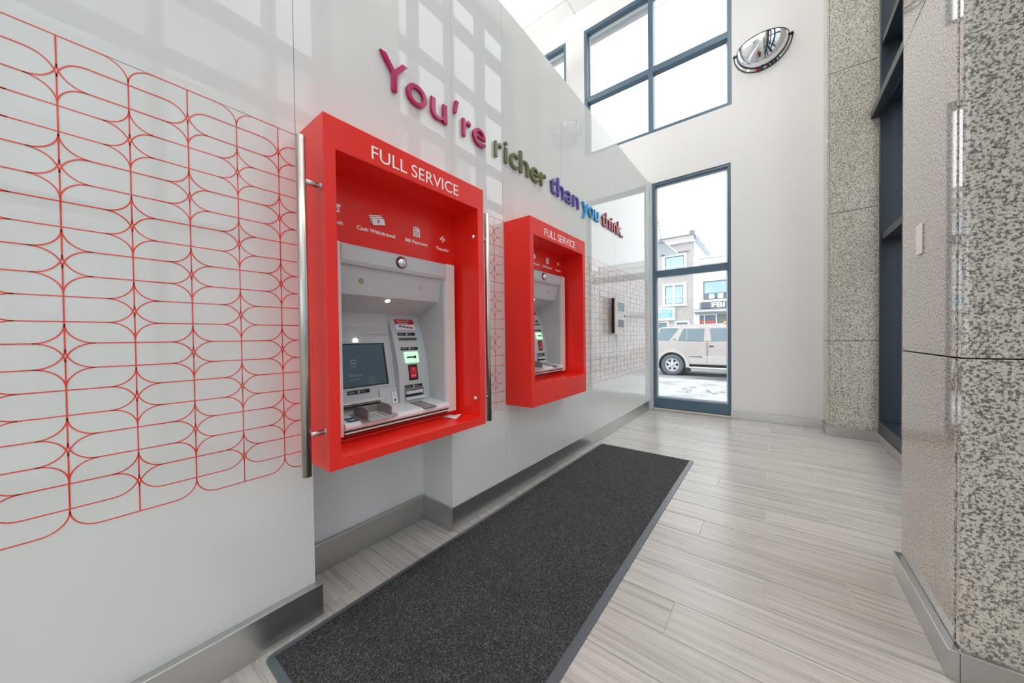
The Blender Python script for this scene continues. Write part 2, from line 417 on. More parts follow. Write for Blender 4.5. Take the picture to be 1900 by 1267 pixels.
def add_pattern(b, y0, y1, x, holes=()):
    w = .0017
    for p0, p1, lv in SEGS:
        ym, zm = (p0[0] + p1[0]) / 2, (p0[1] + p1[1]) / 2
        if not (y0 + .003 < min(p0[0], p1[0]) and max(p0[0], p1[0]) < y1 - .003): continue
        if any(h[0] < ym < h[1] and h[2] < zm < h[3] for h in holes): continue
        d = Vector((p1[0] - p0[0], p1[1] - p0[1])); l = d.length
        if l < 1e-6: continue
        d /= l; n = Vector((-d.y, d.x)) * w; e = d * 0.0
        c = [(p0[0] - e.x + n.x, p0[1] - e.y + n.y), (p0[0] - e.x - n.x, p0[1] - e.y - n.y), (p1[0] + e.x - n.x, p1[1] + e.y - n.y), (p1[0] + e.x + n.x, p1[1] + e.y + n.y)]
        b.add([(x + lv * .00025, u, v) for u, v in c], [(0, 1, 2, 3)], 1)
def glass_panel(y0, y1, z0, z1, hole=None, pat=False):
    b = MB(); g = .0012; o = (y0 + g, y1 - g, z0 + g, z1 - g)
    if hole: b.ring('x', GX - .012, GX, o, hole)
    else: b.box(GX - .012, GX, *o)
    if pat: add_pattern(b, y0, y1, GX + .0004, [hole] if hole else [])
    return b.build('glass_panel', ['white_glass', 'red_line'], WL, recalc=True)
TOP = 3.95
for y0, y1 in ((-3.2, -.86), (-.86, .624), (.624, 1.573), (1.573, 2.105), (2.105, 3.05), (3.05, 4.53), (4.53, 6.10)): glass_panel(y0, y1, 2.221, TOP)
for y0, y1 in ((-3.2, -.86), (-.86, .67), (1.53, 2.105), (3.05, 4.53), (4.53, 6.10)): glass_panel(y0, y1, .155, 2.221, None, True)
glass_panel(2.105, 3.05, .155, 2.221, (2.17, 2.99, .87, 2.08))
# edge strip left of the alcove opening
b = MB(); b.box(-2.0, -1.712, 1.528, 1.531, .155, 2.1); b.build('alcove_return', 'white_glass', WL)

# baseboards
def base(name, x0, x1, y0, y1, z1, m, label):
    b = MB(); b.box(x0, x1, y0, y1, 0, z1); return structure(b.build(name, m, bevel=.0025), label)
base('baseboard_left', -1.70, -1.662, -3.5, .688, .161, 'steel_along_y', 'brushed steel baseboard left of the alcove')
base('baseboard_left_far', -1.705, -1.692, 1.519, 6.10, .16, 'steel_along_y', 'brushed steel baseboard right of the alcove')
base('baseboard_alcove', -2.005, -1.99, .67, 1.518, .16, 'steel_along_y', 'brushed steel baseboard at the alcove back')
base('baseboard_alcove_side', -1.995, -1.7055, 1.518, 1.533, .16, 'steel_along_x', 'brushed steel baseboard at the alcove side')
base('baseboard_end', -.505, .55, EY - .02, EY, .112, 'steel_along_x', 'brushed steel baseboard under the end wall')
base('baseboard_pilaster', .535, 1.0, 5.81, 5.83, .112, 'steel_along_x', 'brushed steel baseboard under the far granite pilaster')
base('baseboard_pilaster_side', .535, .549, 5.8305, EY, .112, 'steel_along_y', 'steel baseboard return of the pilaster')
base('baseboard_right', .985, 1.005, 2.72, 5.83, .115, 'steel_along_y', 'brushed steel baseboard under the right glazing')
base('baseboard_pillar', .52, .55, 1.975, 2.70, .112, 'steel_along_y', 'brushed steel baseboard along the near pillar')
base('baseboard_pillar_front', .5505, 1.3, 1.975, 2.0, .112, 'steel_along_x', 'brushed steel baseboard under the near pillar front')

# granite pilaster (far) and pillar (near), in slabs
def slabs(root, ax, a, bb, u0, u1, zs, g=.0025):
    for z0, z1 in zip(zs, zs[1:]):
        b = MB()
        if ax == 'x': b.box(a, bb, u0, u1, z0 + g, z1 - g)
        else: b.box(u0, u1, a, bb, z0 + g, z1 - g)
        b.build('granite_slab', 'granite', root, bevel=.003)
ZS = [.0, 1.20, 2.795, 4.53, 6.2, CZ]
r = MB().box(.58, 1.0, 5.86, EY, 0, CZ).build('pilaster', 'caulk'); structure(r, 'speckled grey granite pilaster at the far right corner')
slabs(r, 'y', 5.83, 5.86, .575, 1.0, ZS); slabs(r, 'x', .55, .573, 5.832, EY, ZS)
r = MB().box(.585, 1.27, 2.03, 2.70, 0, CZ).build('pillar', 'caulk'); structure(r, 'granite-clad pillar in the right foreground')
slabs(r, 'x', .55, .58, 2.036, 2.70, ZS); slabs(r, 'y', 1.995, 2.029, .553, 1.30, ZS); slabs(r, 'y', 2.704, 2.735, .56, 1.0, ZS); slabs(r, 'x', 1.275, 1.30, 2.03, 2.735, ZS)

# curtain wall on the right
def curtain(name, y0, y1, ys, label):
    fm = 'bronze_frame'; X0, X1 = 1.0, 1.22
    b = MB(); b.box(X0, X1, y0, y1, .115, .25); b.box(X0, X1, y0, y1, 7.55, CZ); b.box(X0 + .05, X1 + .1, y0, y1, -.2, .115); b.box(X0, X1 + .05, y1 - .07, y1, .25, 7.55); b.box(X0, X1, y0, y0 + .07, .25, 7.55)
    w = structure(b.build(name, fm, bevel=.003), label)
    for z in (2.41, 3.97, 4.66, 5.85, 6.9):
        MB().box(X0 + .012, X1, y0 + .07, y1 - .07, z - .04, z + .04).build('rail', fm, w, bevel=.003)
    MB().box(X0 - .07, X0 + .02, y0, y1 + .03, 3.83, 3.92).build('projecting_rail', fm, w, bevel=.004)
    for y in ys: MB().box(X0 + .005, X1, y - .04, y + .04, .25, 7.55).build('mullion', fm, w, bevel=.003)
    MB().box(1.13, 1.138, y0 + .07, y1 - .07, .25, 7.55).build('pane', 'window_glass', w)
    return w
curtain('window_4', 2.74, 5.83, [3.36, 4.12, 4.92], 'dark framed curtain wall between the granite pillar and pilaster')
curtain('window_5', -4.0, 1.99, [-3.1, -2.2, -1.3, -.4, .5, 1.4], 'dark framed curtain wall beside the photographer')

# ------------------------------------------------------------------ pendant lamps (lobby row from reflections; up-lights and partition pair added for light)
for k, (x, y) in enumerate([(-.35, -2.6), (-.35, -.9), (-.35, .8), (-.35, 2.5), (-.35, 4.2), (-3.9, 1.0), (-3.9, 4.2)]):
    nm = ['rearmost of the lobby row', 'second of the lobby row', 'middle of the lobby row', 'fourth of the lobby row', 'frontmost of the lobby row', 'added out of view beyond the glass partition, the farther from the window', 'added out of view beyond the glass partition, nearest the high window'][k]
    r = empty('linear_pendant_lamp', (x, y, 6.6), 'white linear pendant lamp, %s' % nm, 'lamp', 'linear pendant lamps under the ceiling')
    MB().box(x - .05, x + .05, y - .62, y + .62, 6.605, 6.665).build('housing', 'aluminium', r, bevel=.004)
    MB().box(x - .042, x + .042, y - .61, y + .61, 6.597, 6.605).build('diffuser', 'lamp_diffuser', r)
    MB().box(x - .042, x + .042, y - .61, y + .61, 6.665, 6.673).build('uplight_diffuser', 'lamp_diffuser', r)
    for s_ in (-.45, .45): MB().tube([(x, y + s_, 6.665), (x, y + s_, CZ)], .003, 6).build('suspension_wire', 'steel_bar', r)
    for nm2, e, dz, rx in (('down_light', LAMP_W * .3, -.01, 0.), ('up_light', LAMP_W * 1.35, .08, math.pi)):
        l = bpy.data.lights.new(nm2, 'AREA'); l.shape = 'RECTANGLE'; l.size = .1; l.size_y = 1.2; l.energy = e; l.color = (1, .965, .925)
        lo = bpy.data.objects.new(nm2, l); C.objects.link(lo); lo.parent = r; lo.location = (0, 0, dz); lo.rotation_euler = (rx, 0, 0)

# ------------------------------------------------------------------ red ATM surrounds
def surround(XF, y0, ledge, label, bars, dz=0.):
    y1 = y0 + .949; r = empty('machine_surround', (XF, y0, .755), label, 'machine surround', 'red machine surrounds')
    iy0, iy1 = y0 + .049, y1 - .051; iz0, iz1 = ledge, 2.083
    b = MB(); b.ring('x', GX + .002, XF, (y0, y1, .755, 2.216), (iy0, iy1, iz0, iz1)); b.build('casing', 'red_paint', r, bevel=.0025)
    XB = XF - .222; up = ledge - .803
    b = MB(); b.ring('x', XB - .012, XB, (iy0, iy1, iz0, iz1), (y0 + .10, y0 + .845, .872 + up, 1.745 + up))
    bp = b.build('back_panel', 'red_paint', r)
    b = MB(); b.box(XB, XB + .02, iy0, iy1, iz0, iz0 + .012)
    for yy in (y0 + .16, y0 + .29): b.box(XB + .02, XB + .026, yy, yy + .035, iz0, iz0 + .012)
    b.build('ledge_strip', 'red_paint', r, bevel=.003)
    for txt, off, wd in (('FULL', .208, .186), ('SERVICE', .421, .316)):
        b = MB(); b.text(txt, .0865, (XF + .0006, y0 + off, 2.110), bold=-.0002, width=wd, thick=.0012); b.build('lettering', 'white_vinyl', r)
    # symbols over the machine
    X = XB + .0006
    for txt, off, zt, wd, al in (('Deposit', .183, 1.851, .098, 'r'), ('Cash Withdrawal', .25, 1.850, .217, 'l'), ('Bill Payment', .533, 1.850, .156, 'l'), ('Transfer', .754, 1.8475, .104, 'l')):
        b = MB(); b.text(txt, .0275, (X, y0 + off, zt + dz), bold=.0005, width=wd, align=al); b.build('caption', 'white_vinyl', bp)
    def plate(pts, m, name, lift=0., par=None):
        q = MB(); q.prism([(y0 + u, w + dz) for u, w in pts], 'x', X + lift, X + lift + .0008); return q.build(name, m, par or bp)
    def rot(cx, cz, w, h, a):
        c, s_ = math.cos(a), math.sin(a); return [(cx + u * c - v * s_, cz + u * s_ + v * c) for u, v in ((-w, -h), (w, -h), (w, h), (-w, h))]
    # banknotes
    for k, (cx, cz) in enumerate(((.352, 1.930), (.358, 1.922), (.366, 1.914))):
        a = .22
        plate(rot(cx, cz, .0385, .0185, a), 'label_red', 'note_outline', .0009 * k * 2)
        plate(rot(cx + .001, cz - .0005, .036, .0165, a), 'white_vinyl', 'banknote_symbol', .0009 * (2 * k + 1))
    q = MB(); q.text('$', .026, (X + .0065, y0 + .359, 1.905 + dz), bold=.0005); q.build('dollar_sign', 'label_red', bp)
    # bill
    plate([(.587, 1.891), (.634, 1.891), (.634, 1.935), (.622, 1.947), (.587, 1.947)], 'white_vinyl', 'bill_symbol')
    q = MB(); q.text('$', .019, (X + .0014, y0 + .590, 1.930 + dz), bold=.0003)
    for k in range(4): q.box(X + .0009, X + .0014, y0 + .593, y0 + .628, 1.897 + .0075 * k + dz, 1.8995 + .0075 * k + dz)
    q.box(X + .0009, X + .0014, y0 + .606, y0 + .618, 1.936 + dz, 1.939 + dz)
    q.build('bill_print', 'label_red', bp)
    # two transfer arrows
    for s in (1, -1):
        pts = [(-.026, -.005), (.002, -.005), (.002, -.0155), (.022, .0), (.002, .0155), (.002, .005), (-.026, .005)]
        a = math.radians(52 if s > 0 else 232); c_, s_ = math.cos(a), math.sin(a)
        plate([(.8075 + .0085 * s + .8 * (u * c_ - v * s_), 1.920 - .004 * s + .8 * (u * s_ + v * c_)) for u, v in pts], 'white_vinyl', 'transfer_arrow')
    # deposit arrow
    plate([(.135, 1.946), (.172, 1.946), (.172, 1.934), (.162, 1.934), (.168, 1.910), (.158, 1.906), (.150, 1.906), (.150, 1.915), (.158, 1.916), (.152, 1.936), (.135, 1.936)], 'white_vinyl', 'deposit_symbol')
    if bars:
        for yb, yf, side in ((y0 - .072, y0, 0), (y1 + .062, y1, 1)):
            xb = XF - .03; sgn = 1 if side == 0 else -1
            b = MB(); b.tube([(xb, yb, .757), (xb, yb, 2.093)], .0172, 20); g = b.build('grab_bar', 'steel_bar', r)
            for z in (1.922, .919):
                b = MB(); b.tube([(xb, yb, z), (xb, yf - .003 * sgn, z)], .0105, 14); b.build('standoff', 'steel_bar', g)
                b = MB(); b.tube([(xb, yf - .004 * sgn, z), (xb, yf, z)], .0135, 16); b.build('standoff_flange', 'chrome', g)
                b = MB(); e = yf + (iy0 - y0 if side == 0 else iy1 - y1)
                b.lathe([(0, sgn * .012), (.009, sgn * .010), (.0145, sgn * .003), (.0145, 0)], (XF - .042, e, z), 'y', 16); b.build('bolt', 'chrome', g)
    return r
SR1 = surround(-1.427, .624, .803, 'larger, nearer red box surround reading FULL SERVICE, with steel grab bars', True)
SR2 = surround(-1.447, 2.112, .928, 'farther red box surround without grab bars, beside the wall phone', False, .088)

# ------------------------------------------------------------------ cash machine
PROF = [(.90, -1.760), (.913, -1.761), (.99, -1.7635), (1.068, -1.768), (1.14, -1.779), (1.2, -1.794), (1.27, -1.8135), (1.335, -1.835), (1.39, -1.859), (1.444, -1.886)]
def xc(z):
    for (a, b), (c, d) in zip(PROF, PROF[1:]):
        if a <= z <= c: return b + (d - b) * (z - a) / (c - a)
    return PROF[0][1] if z < PROF[0][0] else PROF[-1][1]
def plate_on(b, y0, y1, z0, z1, lift, th, off=0., m=0, n=4):
    # thin plate following the curved fascia
    zs = [z0 + (z1 - z0) * k / n for k in range(n + 1)]
    b.prism([(xc(z) - off + lift, z) for z in zs] + [(xc(z) - off + lift + th, z) for z in zs[::-1]], 'y', y0, y1, m)
    return b
def cash_machine(label):
    A = empty('cash_machine', (-1.66, .705, .832), label, 'cash machine', 'grey cash machines')
    for y0, y1 in ((.700, .772), (1.418, 1.489)):
        b = MB(); b.box(-1.90, -1.606, y0, y1, .833, 1.759); b.build('side_trim', 'atm_trim', A, bevel=.004)
    b = MB(); b.prism([(-1.90, 1.757), (-1.612, 1.757), (-1.602, 1.745), (-1.602, 1.677), (-1.612, 1.659), (-1.64, 1.655), (-1.90, 1.655)], 'y', .772, 1.418); hd = b.build('header', 'atm_grey', A, bevel=.003)
    b = MB(); b.lathe([(.033, 0), (.033, .004), (.030, .006), (.029, .004)], (-1.602, 1.096, 1.711), 'x', 28); b.build('camera_bezel', 'atm_black', hd)
    b = MB(); b.lathe([(.0295, .003), (.0275, .010), (.022, .017), (.013, .022), (0, .024)], (-1.602, 1.096, 1.711), 'x', 28); b.build('camera_dome', 'chrome', hd)
    b = MB(); b.prism([(-1.63, 1.657), (-1.672, 1.523), (-1.887, 1.443), (-1.93, 1.443), (-1.93, 1.657)], 'y', .772, 1.405); hood = b.build('hood', 'atm_grey', A, bevel=.002)
    nx, nz = .134, -.042; l = math.hypot(nx, nz); nx /= l; nz /= l
    for y, mm in ((.893, 'brass'), (1.261, 'lens_off')):
        b = MB(); c = (-1.650, y, 1.592); b.tube([(c[0] - nx * .002, y, c[2] - nz * .002), (c[0] + nx * .003, y, c[2] + nz * .003)], .0135, 18); b.build('screw', mm, hood)
    for y, mm, xx, zz in ((1.076, 'led_white', -1.708, 1.509), (1.161, 'lens_off', -1.714, 1.507)):
        d = Vector((.08, 0, -.215)).normalized() * .004
        b = MB(); b.tube([(xx - d.x, y, zz - d.z), (xx + d.x, y, zz + d.z)], .0135, 18); b.build('hood_light', mm, hood)
    b = MB(); b.box(-1.93, -1.62, 1.405, 1.418, .84, 1.66); b.box(-1.93, -1.62, .76, .772, .84, 1.66); b.box(-1.945, -1.93, .76, 1.418, .84, 1.757); b.build('cavity', 'atm_grey', A)
    # service column
    zz = [.895 + (1.46 - .895) * k / 18 for k in range(19)]
    b = MB(); b.prism([(xc(z), z) for z in zz] + [(-1.93, 1.46), (-1.93, .895)], 'y', 1.182, 1.405, smooth=False); col = b.build('service_column', 'atm_grey', A, bevel=.003)
    b = MB(); plate_on(b, 1.220, 1.356, 1.353, 1.386, .0002, .001); lab = b.build('cash_label', 'white_vinyl', col)
    b = MB(); plate_on(b, 1.220, 1.356, 1.386, 1.418, .0002, .001); b.build('label_heading', 'label_red', lab)
    def slope_text(par, txt, size, y, z, m, width=None, lift=.0014, bold=0., off=0., f=xc):
        dz = .02; u = (0, 1, 0); w = Vector((f(z + dz) - f(z), 0, dz)).normalized()
        q = MB(); q.text(txt, size, (f(z) - off + lift, y, z), u, tuple(w), .0006, 0, bold, width); return q.build('lettering', m, par)
    slope_text(lab, 'Select your cash', .0135, 1.232, 1.404, 'white_vinyl', .094); slope_text(lab, 'combinations', .0135, 1.234, 1.3905, 'white_vinyl', .078)
    for k, mm in enumerate(('note_blue', 'note_teal', 'note_pink', 'note_orange')):
        b = MB(); plate_on(b, 1.240 + .026 * k, 1.262 + .026 * k, 1.3675 - .003 * k, 1.380 - .003 * k, .0014, .0006); b.build('banknote_picture', mm, lab)
    def strip(par, y0, y1, z0, z1, off=0.):
        b = MB(); plate_on(b, y0, y1, z0, z1, .0002, .002, off); s = b.build('instruction_strip', 'atm_black', par)
        zc = (z0 + z1) / 2; ym = (y0 + y1) / 2
        b = MB()
        plate_on(b, ym - .006, ym + .007, zc - .006, zc + .006, .0024, .0006, off)
        for k in range(5): plate_on(b, y0 + .008 + k * .007, y0 + .0125 + k * .007, zc - .0022, zc + .0026, .0024, .0004, off)
        for k in range(3): plate_on(b, ym + .016 + k * .007, ym + .020 + k * .007, zc - .0016, zc + .002, .0024, .0004, off)
        b.build('strip_marks', 'lens_off', s); return s
    strip(col, 1.218, 1.344, 1.3145, 1.333)
    b = MB(); plate_on(b, 1.216, 1.348, 1.2855, 1.3015, .0, .008); sl = b.build('receipt_slot', 'atm_dark', col, bevel=.002)
    b = MB(); plate_on(b, 1.222, 1.342, 1.291, 1.2955, .0078, .0008); b.build('slot_mouth', 'atm_black', sl)
    strip(col, 1.219, 1.344, 1.224, 1.2415)
    b = MB(); plate_on(b, 1.233, 1.333, 1.145, 1.214, .0, .012); cr = b.build('card_reader', 'reader_green', col, bevel=.004)
    b = MB(); plate_on(b, 1.244, 1.300, 1.1765, 1.185, .0115, .0016); b.build('card_slot', 'atm_black', cr)
    b = MB(); plate_on(b, 1.296, 1.311, 1.172, 1.189, .0115, .0022); b.build('slot_notch', 'atm_black', cr)
    b = MB(); plate_on(b, 1.251, 1.316, 1.038, 1.134, .0, .004); cp = b.build('card_picture', 'atm_black', col, bevel=.001)
    b = MB(); plate_on(b, 1.261, 1.306, 1.051, 1.121, .004, .001); rc = b.build('red_card', 'card_red', cp)
    b = MB(); plate_on(b, 1.280, 1.289, 1.1005, 1.112, .0052, .0006); b.build('chip', 'gold', rc)
    slope_text(rc, 'Card', .015, 1.266, 1.062, 'white_vinyl', None, .0058)
    strip(col, 1.217, 1.344, .9935, 1.0115)
    b = MB(); plate_on(b, 1.215, 1.354, .924, .990, .0, .0015); dep = b.build('deposit_bay', 'atm_dark', col)
    b = MB(); plate_on(b, 1.221, 1.338, .958, .976, .0015, .018); b.build('deposit_lip', 'atm_trim', dep, bevel=.003)
    b = MB(); plate_on(b, 1.221, 1.338, .942, .957, .0015, .001); b.build('deposit_slot', 'atm_black', dep)
    b = MB(); plate_on(b, 1.217, 1.352, .9245, .936, .0015, .020)
    for k in range(9): plate_on(b, 1.221 + k * .0144, 1.230 + k * .0144, .936, .940, .0015, .016)
    b.build('deposit_tray', 'atm_shelf', dep, bevel=.001)
    # screen side
    OF = .035
    za, zb_ = 1.020, 1.300; xa_, xb_ = xc(za), xc(zb_)
    xs = lambda z: xa_ + (xb_ - xa_) * (z - za) / (zb_ - za) if za < z < zb_ else xc(z)
    b = MB(); b.prism([(xc(z) - OF, z) for z in [.895, .95, 1.0, 1.02, 1.30]] + [(xc(1.328) - OF, 1.328), (xc(1.328) - OF - .01, 1.46), (-1.93, 1.46), (-1.93, .895)], 'y', .772, 1.182); sp = b.build('screen_panel', 'atm_grey', A, bevel=.002)
    b = MB(); b.prism([(xc(1.318) - OF, 1.318), (xc(1.318) - OF + .012, 1.330), (xc(1.44) - OF + .012, 1.44), (xc(1.44) - OF - .03, 1.444), (-1.9, 1.318)], 'y', .772, 1.176); up_ = b.build('upper_cover', 'atm_grey', A, bevel=.003)
    b = MB(); b.ring('x', 0, .0012, (.775, 1.150, 1.338, 1.427), (.777, 1.148, 1.340, 1.425))
    b.v = [Vector((v.x + xc(v.z) - OF + .0122, v.y, v.z)) for v in b.v]; b.build('cover_groove', 'atm_dark', up_)
    b = MB(); b.tube([(xs(1.287) - OF - .004, .963, 1.2865), (xs(1.287) - OF + .004, .963, 1.288)], .0145, 20); b.build('indicator_light', 'led_white', sp)
    def tilt(b, y0, y1, z0, z1, l0, l1, m=0):
        xa, xb = xs(z0) - OF, xs(z1) - OF
        b.prism([(xa + l0, z0), (xb + l0, z1), (xb + l1, z1), (xa + l1, z0)], 'y', y0, y1, m)
    b = MB(); tilt(b, .775, 1.146, 1.272, 1.279, 0, .008); tilt(b, .775, 1.146, 1.024, 1.031, 0, .008); tilt(b, 1.132, 1.146, 1.031, 1.272, 0, .008); b.build('screen_bezel', 'atm_grey', sp, bevel=.0015)
    b = MB(); tilt(b, .782, 1.132, 1.031, 1.272, 0, .0015); sc = b.build('screen_border', 'atm_black', sp)
    b = MB(); tilt(b, .788, 1.123, 1.038, 1.266, .0015, .002); scr = b.build('screen', 'screen_glass', sc)
    zc = 1.16
    b = MB(); w = Vector((xs(1.2) - xs(1.15), 0, .05)).normalized(); P = lambda u, v: Vector((xs(zc) - OF + .0032, .935 + u, zc)) + w * v
    sh = [(-.018, .02), (0, .025), (.018, .02), (.016, -.004), (.009, -.016), (0, -.023), (-.009, -.016), (-.016, -.004)]
    b.add([P(*q) for q in sh] + [P(q[0] * .78, q[1] * .78) for q in sh], [(i, (i + 1) % 8, 8 + (i + 1) % 8, 8 + i) for i in range(8)]); b.add([P(-.006, 0), P(.006, 0), P(.006, .008), P(-.006, .008)], [(0, 1, 2, 3)])
    b.build('shield_symbol', 'screen_ink', scr, recalc=False)
    slope_text(scr, 'Security', .022, .905, 1.092, 'screen_ink', None, .0036, 0., OF, xs); slope_text(scr, 'protected', .014, .905, 1.072, 'screen_ink', None, .0036, 0., OF, xs)
    strip(sp, .884, 1.011, .9965, 1.0165, OF)
    # cash dispenser
    b = MB(); b.prism([(-1.83, .968), (-1.775, .962), (-1.765, .953), (-1.765, .944), (-1.775, .938), (-1.83, .934)], 'y', .775, 1.064); cd = b.build('cash_dispenser', 'atm_trim', A, bevel=.002)
    b = MB(); b.box(-1.7655, -1.7635, .785, 1.054, .9465, .9505); b.build('dispenser_slot', 'atm_black', cd)
    b = MB(); b.prism([(-1.83, .936), (-1.768, .935), (-1.766, .930), (-1.83, .928)], 'y', .775, 1.062); b.build('dispenser_shadow_gap', 'atm_black', cd)
    b = MB(); b.prism([(-1.83, 1.010), (-1.793, 1.008), (-1.770, .906), (-1.83, .906)], 'y', 1.066, 1.180); jb = b.build('audio_block', 'atm_grey', A, bevel=.002)
    b = MB(); b.prism([(-1.79, .982), (-1.7815, .981), (-1.767, .914), (-1.775, .914)], 'y', 1.138, 1.172); jp = b.build('jack_plate', 'atm_shelf', jb, bevel=.001)
    for z, rr, mm in ((.962, .010, 'atm_trim'), (.934, .006, 'atm_black')):
        x = -1.782 + (.981 - z) * .215; b = MB(); b.tube([(x - .004, 1.155, z), (x + .003, 1.155, z - .001)], rr, 16); b.build('jack_socket' if mm == 'atm_black' else 'jack_button', mm, jp)
    # shelf
    b = MB(); b.prism([(-1.84, .919), (-1.604, .896), (-1.592, .889), (-1.587, .876), (-1.590, .866), (-1.60, .860), (-1.84, .860)], 'y', .772, 1.418); shf = b.build('shelf', 'atm_shelf', A, bevel=.0015)
    b = MB(); b.box(-1.84, -1.602, .775, 1.415, .8525, .860); b.build('shelf_gap', 'atm_black', shf)
    b = MB(); b.box(-1.84, -1.592, .772, 1.418, .8455, .8525); b.build('shelf_edge', 'atm_trim', shf, bevel=.0015)
    b = MB(); b.box(-1.84, -1.612, .775, 1.415, .834, .8455); b.build('shelf_underside', 'atm_black', shf)
    sz = lambda x: .896 - (x + 1.604) * .0975
    def on_shelf(b, x0, x1, y0, y1, l0, l1, m=0): return b.prism([(x0, sz(x0) + l0), (x1, sz(x1) + l0), (x1, sz(x1) + l1), (x0, sz(x0) + l1)], 'y', y0, y1, m)
    st = on_shelf(MB(), -1.676, -1.606, .797, .858, .0, .0008).build('contactless_sticker', 'sticker_blue', shf)
    b = MB()
    for k, rr in enumerate((.006, .0105, .015)):
        pts = [(-1.640 + rr * math.sin(a), .826 + rr * math.cos(a)) for a in [math.radians(d) for d in range(-50, 51, 20)]]
        for p0, p1 in zip(pts, pts[1:]):
            d = Vector((p1[0] - p0[0], p1[1] - p0[1])).normalized() * .0009; n = (-d.y, d.x)
            q = [(p0[0] + n[0], p0[1] + n[1]), (p0[0] - n[0], p0[1] - n[1]), (p1[0] - n[0], p1[1] - n[1]), (p1[0] + n[0], p1[1] + n[1])]
            b.add([(x, y, sz(x) + .0011) for x, y in q], [(0, 1, 2, 3)])
    hand = [(-1.645, .812), (-1.634, .810), (-1.628, .826), (-1.632, .836), (-1.638, .832), (-1.640, .822)]
    b.add([(x, y, sz(x) + .0011) for x, y in hand], [tuple(range(6))])
    b.build('contactless_symbol', 'white_vinyl', st, recalc=False)
    lb = on_shelf(MB(), -1.735, -1.572, 1.222, 1.308, .0, .0008).build('key_guide_label', 'label_grey', shf)
    b = MB()
    for k in range(4):
        for j in range(3): on_shelf(b, -1.722 + k * .037, -1.700 + k * .037, 1.232 + j * .023 , 1.250 + j * .023, .0008, .0012)
    b.build('label_print', 'lens_off', lb)
    kp = on_shelf(MB(), -1.668, -1.560, .880, 1.008, .0, .003).build('keypad', 'steel_key', shf, bevel=.001)
    for k in range(4):
        for j in range(4):
            x0 = -1.662 + k * .0258; y0 = .886 + j * .030 + (.004 if j == 3 else 0)
            on_shelf(MB(), x0, x0 + .021, y0, y0 + .024, .003, .0065).build('key', 'lens_off', kp, bevel=.0012)
    b = on_shelf(MB(), -1.64, -1.572, 1.014, 1.046, .0, .001); bl = b.build('braille_label', 'guard_grey', shf)
    b = MB()
    for k in range(4): on_shelf(b, -1.632 + k * .016, -1.624 + k * .016, 1.019, 1.041, .001, .0014)
    b.build('label_print', 'lens_off', bl)
    g = on_shelf(MB(), -1.715, -1.700, .880, 1.000, .0, .036).build('keypad_guard', 'guard_grey', shf, bevel=.003)
    def side(yb, name):
        x0, x1 = -1.712, -1.572; pts = [(x0, sz(x0)), (x1, sz(x1))]; h = .062
        pts += [(x1 + .004, sz(x1) + h * .75)]
        for k in range(9):
            a = math.radians(0 + k * 11.25); pts.append((x1 - .05 + .05 * math.cos(a) + .004, sz(x1) + h * .72 + h * .28 * math.sin(a)))
        for k in range(9):
            a = math.radians(90 + k * 11.25); pts.append((x0 + .07 + .07 * math.cos(a), sz(x0) + .022 + (h - .034) * math.sin(a)))
        b = MB(); b.prism(pts, 'y', yb, yb + .006); b.build(name, 'guard_grey', g, bevel=.002)
    side(.872, 'guard_cheek'); side(.998, 'guard_cheek')
    b = MB(); b.prism([(-1.712, sz(-1.712) + .002), (-1.565, sz(-1.565) + .0015), (-1.565, sz(-1.565) - .004), (-1.712, sz(-1.712) - .004)], 'y', .850, .874); b.build('guard_foot', 'guard_grey', g)
    b = MB(); b.prism([(-1.712, sz(-1.712) + .002), (-1.565, sz(-1.565) + .0015), (-1.565, sz(-1.565) - .004), (-1.712, sz(-1.712) - .004)], 'y', 1.000, 1.012); b.build('guard_foot', 'guard_grey', g)
    return A
CM1 = cash_machine('grey cash machine with screen and keypad in the nearer red surround')
CM2 = copy_tree(CM1); CM2.location = Vector(CM1.location) + Vector((-.02, 1.488, .125))
tag(CM2, 'grey cash machine mostly hidden inside the farther red surround')

# receipt left on the ledge
b = MB(); n = 6; vs = []; fs = []
for i in range(n + 1):
    for j in range(n + 1):
        u, v = i / n, j / n; vs.append((-1.625 + .10 * u - .02 * v, 1.385 + .075 * v + .018 * u, .8052 + .004 * math.sin(3 * u + 2 * v) ** 2 + (.014 * max(0, u + v - 1.35))))
for i in range(n):
    for j in range(n): fs.append((i * (n + 1) + j, (i + 1) * (n + 1) + j, (i + 1) * (n + 1) + j + 1, i * (n + 1) + j + 1))
b.add(vs, fs, 0, True); o = b.build('paper_slip', 'paper', recalc=False); sdf = o.modifiers.new('solid', 'SOLIDIFY'); sdf.thickness = .0006
tag(o, 'crumpled white paper slip lying on the nearer red ledge', 'paper')

